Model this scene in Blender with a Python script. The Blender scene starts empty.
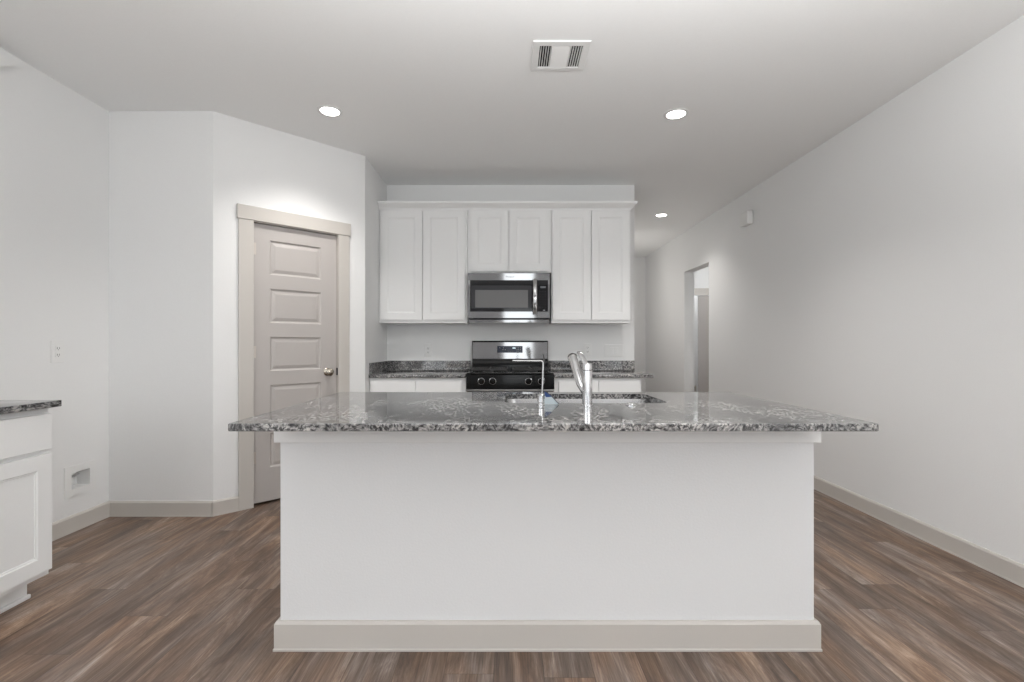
import bpy, bmesh, math, random
from mathutils import Vector, Matrix
random.seed(7)
C = bpy.context.scene
COL = C.collection
PI = math.pi

# ------------------------------------------------------------------ camera
F = 483.6                      # focal length in pixels of the 1024 wide frame
cd = bpy.data.cameras.new('camera'); cam = bpy.data.objects.new('camera', cd); COL.objects.link(cam)
cam.location = (0, 0, 1.17); cam.rotation_euler = (PI/2, 0, 0)
cd.sensor_width = 36; cd.lens = 36*F/1024; cd.shift_x = 4/1024; cd.shift_y = 4/1024
cd.clip_start = 0.05; cd.clip_end = 100
C.camera = cam

# ------------------------------------------------------------------ world, light, exposure
w = bpy.data.worlds.new('world'); C.world = w; w.use_nodes = True
bg = w.node_tree.nodes['Background']; bg.inputs[0].default_value = (0.93, 0.97, 1.0, 1); bg.inputs[1].default_value = 2.4
C.view_settings.view_transform = 'Standard'; C.view_settings.look = 'None'
C.view_settings.gamma = 1; C.view_settings.use_curve_mapping = False
C.view_settings.exposure = 0.12

H = 2.77                       # ceiling
XL, XR = -2.73, 2.50           # side walls
YB = 4.836                     # kitchen back wall
YR = -4.0                      # rear wall behind the camera
OPEN = [(-2.45, -1.15, 0.30, 2.2), (-0.16, 0.74, 0.05, 2.2), (1.22, 2.3, 0.30, 2.2)]   # openings in the rear wall; the outer pair added for broad light
SW = (-3.5, -1.1, 0.6, 2.3)    # unseen side windows added to let in more light: y0, y1, z0, z1
for x0, x1, z0, z1 in OPEN:    # portals guide the sampling of the sky through the openings
    ld = bpy.data.lights.new('sky_portal', 'AREA'); ld.shape = 'RECTANGLE'; ld.size = x1-x0; ld.size_y = z1-z0
    ld.cycles.is_portal = True
    lo = bpy.data.objects.new('sky_portal', ld); COL.objects.link(lo)
    lo.location = ((x0+x1)/2, YR-0.13, (z0+z1)/2); lo.rotation_euler = (PI/2, 0, 0)
for xs, sg in ((XL-0.13, -1), (XR+0.15, 1)):
    ld = bpy.data.lights.new('sky_portal', 'AREA'); ld.shape = 'RECTANGLE'; ld.size = SW[3]-SW[2]; ld.size_y = SW[1]-SW[0]
    ld.cycles.is_portal = True
    lo = bpy.data.objects.new('sky_portal', ld); COL.objects.link(lo)
    lo.location = (xs, (SW[0]+SW[1])/2, (SW[2]+SW[3])/2); lo.rotation_euler = (0, sg*PI/2, 0)

CAN_W = 54                     # watts of a recessed ceiling lamp
ld = bpy.data.lights.new('bounce_flash', 'AREA'); ld.shape = 'RECTANGLE'; ld.size = 2.5; ld.size_y = 0.6; ld.energy = 54     # added fill light aimed up to brighten the ceiling
lo = bpy.data.objects.new('bounce_flash', ld); COL.objects.link(lo); lo.location = (0.35, 0.9, 1.95); lo.rotation_euler = (PI, 0, 0)
for fx_, fe_ in ((-1.9, 25), (1.9, 40)):      # two added fill lamps well to the sides, behind the camera
    ld = bpy.data.lights.new('softbox_flash', 'POINT'); ld.energy = fe_; ld.shadow_soft_size = 0.35
    lo = bpy.data.objects.new('softbox_flash', ld); COL.objects.link(lo); lo.location = (fx_, -0.8, 1.7)
ld = bpy.data.lights.new('passage_light', 'POINT'); ld.energy = 7.5; ld.shadow_soft_size = 0.1; ld.color = (1, 0.96, 0.92)  # unseen lamp added to brighten the passage
lo = bpy.data.objects.new('passage_light', ld); COL.objects.link(lo); lo.location = (1.6, 7.4, 1.9)

# ------------------------------------------------------------------ materials
def new_mat(name):
    m = bpy.data.materials.new(name); m.use_nodes = True
    return m, m.node_tree, m.node_tree.nodes['Principled BSDF']

def flat(name, rgb, rough=0.5, metal=0.0, bump=0.0, bscale=200, **kw):
    m, t, p = new_mat(name)
    tc = t.nodes.new('ShaderNodeTexCoord')
    n = t.nodes.new('ShaderNodeTexNoise'); n.inputs['Scale'].default_value = bscale; n.inputs['Detail'].default_value = 3
    t.links.new(tc.outputs['Object'], n.inputs['Vector'])
    r = t.nodes.new('ShaderNodeMix'); r.data_type = 'RGBA'
    r.inputs['A'].default_value = (*[c*0.975 for c in rgb], 1); r.inputs['B'].default_value = (*[min(1, c*1.02) for c in rgb], 1)
    t.links.new(n.outputs['Fac'], r.inputs['Factor']); t.links.new(r.outputs['Result'], p.inputs['Base Color'])
    p.inputs['Roughness'].default_value = rough; p.inputs['Metallic'].default_value = metal
    if bump:
        b = t.nodes.new('ShaderNodeBump'); b.inputs['Strength'].default_value = bump; b.inputs['Distance'].default_value = 0.002
        t.links.new(n.outputs['Fac'], b.inputs['Height']); t.links.new(b.outputs['Normal'], p.inputs['Normal'])
    for k, v in kw.items(): p.inputs[k].default_value = v
    return m

M = {}
M['wall'] = flat('wall_paint', (0.84, 0.842, 0.838), 0.75, bump=0.25, bscale=140)
M['ceiling'] = flat('ceiling_paint', (0.92, 0.925, 0.92), 0.9, bump=0.25, bscale=110)
M['accent'] = flat('grey_accent_wall', (0.42, 0.42, 0.43), 0.7)  # rear wall grey chosen to darken what the steel reflects
M['trim'] = flat('greige_trim_paint', (0.575, 0.545, 0.508), 0.45)
M['door'] = flat('greige_door_paint', (0.485, 0.455, 0.435), 0.42)
M['cab'] = flat('white_cabinet_lacquer', (0.84, 0.842, 0.838), 0.4)
M['island'] = flat('island_wall_paint', (0.77, 0.775, 0.78), 0.7, bump=0.3, bscale=120)
M['plastic'] = flat('white_plastic', (0.84, 0.84, 0.83), 0.35)
M['slot'] = flat('dark_slot', (0.06, 0.06, 0.06), 0.6)
M['black'] = flat('black_enamel', (0.006, 0.006, 0.006), 0.10, **{'Specular IOR Level': 0.25})
M['grate'] = flat('cast_iron', (0.02, 0.02, 0.02), 0.5)
M['glass_black'] = flat('black_glass', (0.008, 0.008, 0.010), 0.04)
M['mesh_glass'] = flat('microwave_screen', (0.16, 0.16, 0.16), 0.2)
M['screen_grey'] = flat('microwave_window_border', (0.045, 0.045, 0.05), 0.12)
M['display'] = flat('navy_display', (0.012, 0.02, 0.045), 0.15)
M['lcd'] = flat('lcd_grey', (0.12, 0.13, 0.14), 0.3)
M['chrome'] = flat('chrome', (0.70, 0.70, 0.71), 0.05, 1.0)
M['nickel'] = flat('satin_nickel', (0.46, 0.42, 0.36), 0.2, 1.0)
M['hinge'] = flat('hinge_metal', (0.62, 0.57, 0.52), 0.35, 0.5)
M['dark_metal'] = flat('dark_grey_metal', (0.06, 0.06, 0.06), 0.4, 0.5)
M['blue'] = flat('blue_print', (0.01, 0.05, 0.20), 0.4)
M['pale_card'] = flat('pale_plastic_card', (0.5, 0.57, 0.60), 0.2)
M['cord'] = flat('dark_cord', (0.02, 0.03, 0.05), 0.6)
M['void'] = flat('duct_dark', (0.015, 0.015, 0.015), 0.9)
M['logo'] = flat('logo_grey', (0.12, 0.12, 0.12), 0.4)
M['keydim'] = flat('dim_key_print', (0.09, 0.09, 0.10), 0.5)
M['keys'] = flat('key_print', (0.35, 0.36, 0.38), 0.5)

def steel(name, rgb, rough, axis):
    m, t, p = new_mat(name)
    tc = t.nodes.new('ShaderNodeTexCoord'); mp = t.nodes.new('ShaderNodeMapping')
    mp.inputs['Scale'].default_value = axis
    n = t.nodes.new('ShaderNodeTexNoise'); n.inputs['Scale'].default_value = 60; n.inputs['Detail'].default_value = 4
    t.links.new(tc.outputs['Object'], mp.inputs[0]); t.links.new(mp.outputs[0], n.inputs['Vector'])
    mr = t.nodes.new('ShaderNodeMapRange'); mr.inputs['To Min'].default_value = rough*0.7; mr.inputs['To Max'].default_value = rough*1.3
    t.links.new(n.outputs['Fac'], mr.inputs['Value']); t.links.new(mr.outputs[0], p.inputs['Roughness'])
    p.inputs['Base Color'].default_value = (*rgb, 1); p.inputs['Metallic'].default_value = 1
    return m
M['steel'] = steel('brushed_stainless', (0.42, 0.42, 0.42), 0.06, (0.4, 1, 30))
M['sink_steel'] = steel('sink_stainless', (0.45, 0.45, 0.45), 0.25, (1, 1, 8))

def emis(name, rgb, s):
    m, t, p = new_mat(name)
    p.inputs['Base Color'].default_value = (0.8, 0.8, 0.8, 1)
    p.inputs['Emission Color'].default_value = (*rgb, 1); p.inputs['Emission Strength'].default_value = s
    return m
M['lamp'] = emis('lamp_lens', (1.0, 0.97, 0.93), 14)
M['digits'] = emis('display_digits', (0.6, 0.85, 1.0), 0.9)

def granite():
    m, t, p = new_mat('grey_granite')
    N = t.nodes.new; L = t.links.new
    tc = N('ShaderNodeTexCoord')
    # warp the coordinates so the minerals flow
    n0 = N('ShaderNodeTexNoise'); n0.inputs['Scale'].default_value = 5; n0.inputs['Detail'].default_value = 4
    L(tc.outputs['Object'], n0.inputs['Vector'])
    va = N('ShaderNodeVectorMath'); va.operation = 'SCALE'; va.inputs['Scale'].default_value = 0.16; L(n0.outputs['Color'], va.inputs[0])
    vb = N('ShaderNodeVectorMath'); vb.operation = 'ADD'; L(tc.outputs['Object'], vb.inputs[0]); L(va.outputs[0], vb.inputs[1])
    mp = N('ShaderNodeMapping'); mp.inputs['Rotation'].default_value = (0.5, 0.6, 0.55); mp.inputs['Scale'].default_value = (1, 0.42, 1)
    L(vb.outputs[0], mp.inputs[0])
    n1 = N('ShaderNodeTexNoise'); n1.inputs['Scale'].default_value = 95; n1.inputs['Detail'].default_value = 5; n1.inputs['Roughness'].default_value = 0.62
    n1.inputs['Distortion'].default_value = 0.25
    L(mp.outputs[0], n1.inputs['Vector'])
    cr = N('ShaderNodeValToRGB'); e = cr.color_ramp.elements
    e[0].position = 0.36; e[0].color = (0.025, 0.026, 0.03, 1); e[1].position = 0.63; e[1].color = (0.44, 0.43, 0.42, 1)
    for pos, c in ((0.43, 0.06), (0.49, 0.15), (0.55, 0.28)):
        k = e.new(pos); k.color = (c, c, c*1.02, 1)
    L(n1.outputs['Fac'], cr.inputs[0])
    # broad cloudy veins
    n2 = N('ShaderNodeTexNoise'); n2.inputs['Scale'].default_value = 7; n2.inputs['Detail'].default_value = 6; L(mp.outputs[0], n2.inputs['Vector'])
    cr2 = N('ShaderNodeValToRGB'); e = cr2.color_ramp.elements
    e[0].position = 0.40; e[0].color = (0.62, 0.62, 0.62, 1); e[1].position = 0.62; e[1].color = (1.25, 1.22, 1.18, 1)
    L(n2.outputs['Fac'], cr2.inputs[0])
    mx = N('ShaderNodeMix'); mx.data_type = 'RGBA'; mx.blend_type = 'MULTIPLY'; mx.inputs['Factor'].default_value = 1
    L(cr.outputs[0], mx.inputs['A']); L(cr2.outputs[0], mx.inputs['B']); L(mx.outputs['Result'], p.inputs['Base Color'])
    p.inputs['Roughness'].default_value = 0.05
    p.inputs['IOR'].default_value = 1.6
    return m
M['granite'] = granite()

def planks():
    m, t, p = new_mat('brown_vinyl_planks')
    N = t.nodes.new; L = t.links.new
    tc = N('ShaderNodeTexCoord')
    mp = N('ShaderNodeMapping'); mp.inputs['Rotation'].default_value = (0, 0, PI/2); mp.inputs['Location'].default_value = (0.3, 0.05, 0)
    L(tc.outputs['Object'], mp.inputs[0])
    # plank cells: rows across x, each row shifted by its own random amount
    def MT(op, a, b=None, c=None):
        n = N('ShaderNodeMath'); n.operation = op
        for k, v in enumerate((a, b, c)):
            if v is None: continue
            if isinstance(v, (int, float)): n.inputs[k].default_value = v
            else: L(v, n.inputs[k])
        return n.outputs[0]
    sx = N('ShaderNodeSeparateXYZ'); L(mp.outputs[0], sx.inputs[0])
    PW, PL = 0.178, 1.22
    ry = MT('DIVIDE', sx.outputs[1], PW); row = MT('FLOOR', ry)
    wn = N('ShaderNodeTexWhiteNoise'); wn.noise_dimensions = '1D'; L(row, wn.inputs['W'])
    rx = MT('ADD', MT('DIVIDE', sx.outputs[0], PL), wn.outputs['Value']); col_ = MT('FLOOR', rx)
    cb = N('ShaderNodeCombineXYZ'); L(row, cb.inputs[0]); L(col_, cb.inputs[1])
    wp = N('ShaderNodeTexWhiteNoise'); wp.noise_dimensions = '2D'; L(cb.outputs[0], wp.inputs['Vector'])
    fy_ = MT('FRACT', ry); fx_ = MT('FRACT', rx)
    ey = MT('MULTIPLY', MT('MINIMUM', fy_, MT('SUBTRACT', 1, fy_)), PW); ex = MT('MULTIPLY', MT('MINIMUM', fx_, MT('SUBTRACT', 1, fx_)), PL)
    seam = MT('LESS_THAN', MT('MINIMUM', ex, ey), 0.0012)
    # grain: noise stretched along the plank, shifted for every plank
    ms = N('ShaderNodeMapping'); ms.inputs['Scale'].default_value = (1.5, 11, 1); L(mp.outputs[0], ms.inputs[0])
    sh = N('ShaderNodeVectorMath'); sh.operation = 'MULTIPLY_ADD'; L(wp.outputs['Color'], sh.inputs[0]); sh.inputs[1].default_value = (17, 5, 9); L(ms.outputs[0], sh.inputs[2])
    n1 = N('ShaderNodeTexNoise'); n1.inputs['Scale'].default_value = 1.0; n1.inputs['Detail'].default_value = 12; n1.inputs['Roughness'].default_value = 0.74; n1.inputs['Distortion'].default_value = 0.9
    L(sh.outputs[0], n1.inputs['Vector'])
    cr = N('ShaderNodeValToRGB'); e = cr.color_ramp.elements
    e[0].position = 0.30; e[0].color = (0.066, 0.044, 0.033, 1); e[1].position = 0.72; e[1].color = (0.45, 0.38, 0.33, 1)
    for pos, c in ((0.43, (0.115, 0.078, 0.058, 1)), (0.52, (0.172, 0.123, 0.094, 1)), (0.60, (0.245, 0.19, 0.155, 1))):
        k = e.new(pos); k.color = c
    L(n1.outputs['Fac'], cr.inputs[0])
    # plank tone
    tr = N('ShaderNodeMapRange'); tr.inputs['To Min'].default_value = 0.86; tr.inputs['To Max'].default_value = 1.38; L(wp.outputs['Value'], tr.inputs['Value'])
    m1 = N('ShaderNodeMix'); m1.data_type = 'RGBA'; m1.blend_type = 'MULTIPLY'; m1.inputs['Factor'].default_value = 1
    L(cr.outputs[0], m1.inputs['A']); L(tr.outputs[0], m1.inputs['B'])
    # fine grain streaks
    m3 = N('ShaderNodeMapping'); m3.inputs['Scale'].default_value = (6, 190, 1); L(mp.outputs[0], m3.inputs[0])
    n3 = N('ShaderNodeTexNoise'); n3.inputs['Scale'].default_value = 1; n3.inputs['Detail'].default_value = 4; L(m3.outputs[0], n3.inputs['Vector'])
    r3 = N('ShaderNodeMapRange'); r3.inputs['From Min'].default_value = 0.3; r3.inputs['From Max'].default_value = 0.7; r3.inputs['To Min'].default_value = 0.72; r3.inputs['To Max'].default_value = 1.28
    L(n3.outputs['Fac'], r3.inputs['Value'])
    m4 = N('ShaderNodeMix'); m4.data_type = 'RGBA'; m4.blend_type = 'MULTIPLY'; m4.inputs['Factor'].default_value = 1
    L(m1.outputs['Result'], m4.inputs['A']); L(r3.outputs[0], m4.inputs['B'])
    # warm and grey stains drifting along the boards
    m6 = N('ShaderNodeMapping'); m6.inputs['Scale'].default_value = (1.6, 6, 1); L(mp.outputs[0], m6.inputs[0])
    s6 = N('ShaderNodeVectorMath'); s6.operation = 'MULTIPLY_ADD'; L(wp.outputs['Color'], s6.inputs[0]); s6.inputs[1].default_value = (7, 21, 3); L(m6.outputs[0], s6.inputs[2])
    n6 = N('ShaderNodeTexNoise'); n6.inputs['Scale'].default_value = 1.3; n6.inputs['Detail'].default_value = 3; L(s6.outputs[0], n6.inputs['Vector'])
    c6 = N('ShaderNodeValToRGB'); e = c6.color_ramp.elements
    e[0].position = 0.38; e[0].color = (0.93, 0.97, 1.03, 1); e[1].position = 0.64; e[1].color = (1.12, 0.99, 0.86, 1); L(n6.outputs['Fac'], c6.inputs[0])
    m7 = N('ShaderNodeMix'); m7.data_type = 'RGBA'; m7.blend_type = 'MULTIPLY'; m7.inputs['Factor'].default_value = 1
    L(m4.outputs['Result'], m7.inputs['A']); L(c6.outputs[0], m7.inputs['B'])
    # seams
    m5 = N('ShaderNodeMix'); m5.data_type = 'RGBA'; m5.inputs['B'].default_value = (0.03, 0.022, 0.018, 1)
    sf = N('ShaderNodeMath'); sf.operation = 'MULTIPLY'; sf.inputs[1].default_value = 0.55; L(seam, sf.inputs[0])
    L(sf.outputs[0], m5.inputs['Factor']); L(m7.outputs['Result'], m5.inputs['A'])
    L(m5.outputs['Result'], p.inputs['Base Color'])
    p.inputs['Roughness'].default_value = 0.42
    b = N('ShaderNodeBump'); b.inputs['Strength'].default_value = 0.12; b.inputs['Distance'].default_value = 0.002
    L(n3.outputs['Fac'], b.inputs['Height']); L(b.outputs['Normal'], p.inputs['Normal'])
    return m
M['floor'] = planks()

# ------------------------------------------------------------------ helpers
def link(name, bm, mat, parent=None, origin=(0, 0, 0), smooth=False, mats=None):
    """one mesh object from bm; bm is in world coordinates, origin is the parent's place"""
    if any(origin): bmesh.ops.translate(bm, verts=bm.verts, vec=-Vector(origin))
    bmesh.ops.recalc_face_normals(bm, faces=bm.faces)
    me = bpy.data.meshes.new(name); bm.to_mesh(me); bm.free()
    for mm in (mats or [mat]): me.materials.append(M[mm] if isinstance(mm, str) else mm)
    if smooth:
        for f in me.polygons: f.use_smooth = True
        try: me.set_sharp_from_angle(angle=math.radians(35))
        except Exception: pass
    o = bpy.data.objects.new(name, me); COL.objects.link(o)
    if parent: o.parent = parent
    return o

def tag(o, label=None, cat=None, group=None, kind=None):
    if label: o['label'] = label
    if cat: o['category'] = cat
    if group: o['group'] = group
    if kind: o['kind'] = kind
    return o

def thing(name, label, cat, loc=(0, 0, 0), rz=0, group=None, kind=None):
    o = bpy.data.objects.new(name, None); COL.objects.link(o); o.location = loc; o.rotation_euler = (0, 0, rz)
    o.empty_display_size = 0.1
    return tag(o, label, cat, group, kind)

def box(bm, x0, x1, y0, y1, z0, z1, bev=0.0, seg=2, mi=0):
    r = bmesh.ops.create_cube(bm, size=1)
    vs = r['verts']
    for v in vs:
        v.co = Vector(((x0+x1)/2 + v.co.x*(x1-x0), (y0+y1)/2 + v.co.y*(y1-y0), (z0+z1)/2 + v.co.z*(z1-z0)))
    fs = set(f for v in vs for f in v.link_faces)
    for f in fs: f.material_index = mi
    if bev:
        es = list(set(e for v in vs for e in v.link_edges))
        r = bmesh.ops.bevel(bm, geom=es, offset=bev, segments=seg, profile=0.5, affect='EDGES')
        for f in r['faces']: f.material_index = mi
    return vs

def BX(*a, **k):
    bm = bmesh.new(); box(bm, *a, **k); return bm

def prism(bm, pts, axis, a, b):
    """polygon pts (2D) extruded along axis from a to b. axis x: pts=(y,z); y: (x,z); z: (x,y)"""
    def P(p, t):
        return {'x': (t, p[0], p[1]), 'y': (p[0], t, p[1]), 'z': (p[0], p[1], t)}[axis]
    A = [bm.verts.new(P(p, a)) for p in pts]; B = [bm.verts.new(P(p, b)) for p in pts]
    bm.faces.new(A); bm.faces.new(B)
    n = len(pts)
    for i in range(n): bm.faces.new((A[i], A[(i+1) % n], B[(i+1) % n], B[i]))
    return A+B

def ring(bm, c, r, d, n=24):
    """verts of a circle at c around direction d"""
    d = Vector(d).normalized(); u = d.orthogonal().normalized(); v = d.cross(u)
    return [bm.verts.new(Vector(c)+u*(r*math.cos(2*PI*i/n))+v*(r*math.sin(2*PI*i/n))) for i in range(n)]

def loft(bm, rings, cap=True):
    n = len(rings[0])
    for a, b in zip(rings, rings[1:]):
        for i in range(n): bm.faces.new((a[i], a[(i+1) % n], b[(i+1) % n], b[i]))
    if cap: bm.faces.new(rings[0]); bm.faces.new(rings[-1])

def lathe(bm, base, d, prof, n=28):
    """prof: list of (distance along d, radius)"""
    d = Vector(d).normalized(); u = d.orthogonal().normalized(); v = d.cross(u); base = Vector(base)
    rs = []
    for t, r in prof:
        rs.append([bm.verts.new(base+d*t+u*(max(r, 1e-4)*math.cos(2*PI*i/n))+v*(max(r, 1e-4)*math.sin(2*PI*i/n))) for i in range(n)])
    loft(bm, rs)

def tube(bm, pts, r, n=12):
    pts = [Vector(p) for p in pts]; rs = []; u = None
    for i, p in enumerate(pts):
        d = (pts[min(i+1, len(pts)-1)]-pts[max(i-1, 0)]).normalized()
        if u is None: u = d.orthogonal().normalized()
        u = (u-d*u.dot(d)).normalized(); v = d.cross(u)
        rr = r[i] if isinstance(r, (list, tuple)) else r
        rs.append([bm.verts.new(p+u*(rr*math.cos(2*PI*k/n))+v*(rr*math.sin(2*PI*k/n))) for k in range(n)])
    loft(bm, rs)

def rrect(x0, x1, y0, y1, r, n=6):
    pts = []
    for cx, cy, a0 in ((x1-r, y1-r, 0), (x0+r, y1-r, PI/2), (x0+r, y0+r, PI), (x1-r, y0+r, 1.5*PI)):
        for k in range(n+1):
            a = a0+k*PI/2/n; pts.append((cx+r*math.cos(a), cy+r*math.sin(a)))
    return pts

def wall(bm, L, T, z0, z1, holes=()):
    """wall in local frame: u along 0..L on x, thickness 0..T on y; holes (u0,u1,za,zb)"""
    us = sorted(set([0, L]+[h[0] for h in holes]+[h[1] for h in holes]))
    zs = sorted(set([z0, z1]+[h[2] for h in holes]+[h[3] for h in holes]))
    nu, nz = len(us)-1, len(zs)-1
    def solid(i, j):
        if i < 0 or j < 0 or i >= nu or j >= nz: return False
        u, z = (us[i]+us[i+1])/2, (zs[j]+zs[j+1])/2
        return not any(h[0] < u < h[1] and h[2] < z < h[3] for h in holes)
    cache = {}
    def V(u, y, z):
        k = (round(u, 5), round(y, 5), round(z, 5))
        if k not in cache: cache[k] = bm.verts.new((u, y, z))
        return cache[k]
    for i in range(nu):
        for j in range(nz):
            if not solid(i, j): continue
            a, b, c, d = us[i], us[i+1], zs[j], zs[j+1]
            bm.faces.new((V(a, 0, c), V(b, 0, c), V(b, 0, d), V(a, 0, d)))
            bm.faces.new((V(a, T, c), V(a, T, d), V(b, T, d), V(b, T, c)))
            if not solid(i-1, j): bm.faces.new((V(a, 0, c), V(a, 0, d), V(a, T, d), V(a, T, c)))
            if not solid(i+1, j): bm.faces.new((V(b, 0, c), V(b, T, c), V(b, T, d), V(b, 0, d)))
            if not solid(i, j-1): bm.faces.new((V(a, 0, c), V(a, T, c), V(b, T, c), V(b, 0, c)))
            if not solid(i, j+1): bm.faces.new((V(a, 0, d), V(b, 0, d), V(b, T, d), V(a, T, d)))

def place(bm, p0, ang):
    bmesh.ops.transform(bm, matrix=Matrix.Translation((p0[0], p0[1], 0)) @ Matrix.Rotation(ang, 4, 'Z'), verts=bm.verts)
    return bm

def struct(name, bm, mat, label, cat, **k):
    o = link(name, bm, mat, **k); return tag(o, label, cat, kind='structure')

# ------------------------------------------------------------------ the room
YH = 8.79                                   # far end of the passage
XH = 1.265                                  # end of the kitchen back wall
A = Vector((-2.019, 3.31)); B = Vector((-1.210, 4.094)); DL = (B-A).length; DA = math.atan2(B.y-A.y, B.x-A.x)
struct('floor', BX(-2.9, 5.0, YR-0.2, 10.6, -0.1, 0), 'floor', 'brown wood-look plank floor running away from the camera', 'floor')
struct('ceiling', BX(-2.9, 5.0, YR-0.2, 10.6, H, H+0.1), 'ceiling', 'flat white painted ceiling', 'ceiling')
bm = bmesh.new(); wall(bm, YB+0.12-(YR-0.12), 0.12, 0, H, [(SW[0]-(YR-0.12), SW[1]-(YR-0.12), SW[2], SW[3]), (3.085-0.068-(YR-0.12), 3.085+0.068-(YR-0.12), 0.317-0.054, 0.317+0.054)])
bmesh.ops.transform(bm, matrix=Matrix.Translation((XL, YR-0.12, 0)) @ Matrix.Rotation(PI/2, 4, 'Z'), verts=bm.verts)
struct('wall_left', bm, 'wall', 'white wall at the far left, above the short granite worktop', 'wall')
struct('wall_pantry_front', BX(XL, A.x, 3.31, 3.43, 0, H), 'wall', 'narrow white wall facing the camera left of the pantry door', 'wall')
# the angled wall with the pantry door
DU0, DU1, DZ = 0.2505, 0.8945, 2.068        # door opening along the wall
SC = DL/1.132
DU0 *= SC; DU1 *= SC
bm = bmesh.new(); wall(bm, DL, 0.12, 0, H, [(DU0, DU1, 0, DZ)]); place(bm, A, DA)
struct('wall_angled', bm, 'wall', 'white angled corner wall that holds the pantry door', 'wall')
struct('wall_kitchen_side', BX(-1.33, -1.21, 4.094, YB+0.12, 0, H), 'wall', 'short white wall left of the cabinets, seen almost edge on', 'wall')
struct('wall_back', BX(-1.21, XH, YB, YB+0.12, 0, H), 'wall', 'white wall behind the range and cabinets', 'wall')
struct('wall_passage', BX(XH-0.12, XH, YB+0.12, YH, 0, H), 'wall', 'white passage wall behind the kitchen wall', 'wall')
struct('wall_passage_end', BX(XH-0.12, XR, YH, YH+0.12, 0, H), 'wall', 'white wall closing the far end of the passage', 'wall')
struct('wall_pantry_back', BX(XL, -1.33, YB, YB+0.12, 0, H), 'wall', 'hidden back wall inside the pantry', 'wall')
# right wall with a plain opening
OY0, OY1, OZ = 6.02, 6.85, 2.205
bm = bmesh.new(); wall(bm, 8.91-(YR-0.12), 0.14, 0, H, [(OY0-(YR-0.12), OY1-(YR-0.12), 0, OZ), (SW[0]-(YR-0.12), SW[1]-(YR-0.12), SW[2], SW[3])])
bmesh.ops.transform(bm, matrix=Matrix.Translation((XR+0.14, YR-0.12, 0)) @ Matrix.Rotation(PI/2, 4, 'Z'), verts=bm.verts)
struct('wall_right', bm, 'wall', 'long white wall on the right with a plain opening at its far end', 'wall')
# rear wall with glazed openings (behind the camera)
bm = bmesh.new(); wall(bm, XR-XL, 0.12, 0, H, [(a-XL, b-XL, c, d) for a, b, c, d in OPEN]); place(bm, (XL, YR-0.12), 0)
struct('wall_rear', bm, 'accent', 'white wall behind the camera with windows and a patio door', 'wall')
for i, (x0, x1, z0, z1) in enumerate(OPEN):
    bm = bmesh.new(); t = 0.05
    for a in ((x0, x0+t, z0, z1), (x1-t, x1, z0, z1), (x0+t, x1-t, z0, z0+t), (x0+t, x1-t, z1-t, z1)):
        box(bm, a[0], a[1], YR-0.09, YR-0.03, a[2], a[3], 0.004)
    if i != 1: box(bm, x0+t, x1-t, YR-0.08, YR-0.04, (z0+z1)/2-0.02, (z0+z1)/2+0.02, 0.003)
    struct('window_%d' % (i+1), bm, 'plastic', ['white window frame behind the camera on the left', 'white patio door frame behind the camera', 'white window frame behind the camera on the right'][i], 'window')
for i, xs in enumerate((XL-0.07, XR+0.07)):
    bm = bmesh.new(); t = 0.05
    for a in ((SW[0], SW[0]+t, SW[2], SW[3]), (SW[1]-t, SW[1], SW[2], SW[3]), (SW[0]+t, SW[1]-t, SW[2], SW[2]+t), (SW[0]+t, SW[1]-t, SW[3]-t, SW[3])):
        box(bm, xs-0.03, xs+0.03, a[0], a[1], a[2], a[3], 0.004)
    box(bm, xs-0.02, xs+0.02, (SW[0]+SW[1])/2-0.025, (SW[0]+SW[1])/2+0.025, SW[2]+t, SW[3]-t, 0.003)
    struct('window_%d' % (i+4), bm, 'plastic', ['white window frame in the left wall behind the camera', 'white window frame in the right wall behind the camera'][i], 'window')
# side room seen through the opening
RX = 4.6
struct('wall_side_room_near', BX(XR+0.14, RX, 5.3, 5.42, 0, H), 'wall', 'near wall of the room beyond the opening', 'wall')
struct('wall_side_room_right', BX(RX, RX+0.12, 5.3, 9.9, 0, H), 'wall', 'right wall of the room beyond the opening', 'wall')
FY = 8.45
bm = bmesh.new(); wall(bm, RX-(XR+0.14), 0.12, 0, H, [(3.02-(XR+0.14), 3.83-(XR+0.14), 0, 2.05)]); place(bm, (XR+0.14, FY), 0)
struct('wall_side_room_far', bm, 'wall', 'far wall of the room beyond the opening, with a door in it', 'wall')
struct('wall_closet', BX(XR+0.14, RX, 9.3, 9.42, 0, H), 'wall', 'white wall deep inside the doorway beyond the opening', 'wall')
# its door: greige casing, a slab standing in the right half
d = struct('door_2', BX(3.335, 3.80, FY+0.02, FY+0.055, 0.012, 2.035, 0.003), 'door', 'grey door leaf seen through the opening in the right wall', 'door')
bm = bmesh.new(); box(bm, 2.93, 3.92, FY-0.018, FY, 2.04, 2.16, 0.002); box(bm, 3.83, 3.92, FY-0.018, FY, 0, 2.04, 0.002)
link('door_casing', bm, 'trim', d)
t = thing('wall_outlet', 'small outlet low on the wall seen through the far opening', 'outlet', (3.57, 9.3, 0.33))
link('cover_plate', BX(-0.045, 0.045, -0.006, 0, -0.06, 0.06, 0.003), 'hinge', t)
link('socket', BX(-0.018, 0.018, -0.009, -0.006, -0.035, 0.035, 0.001), 'slot', t)

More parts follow.
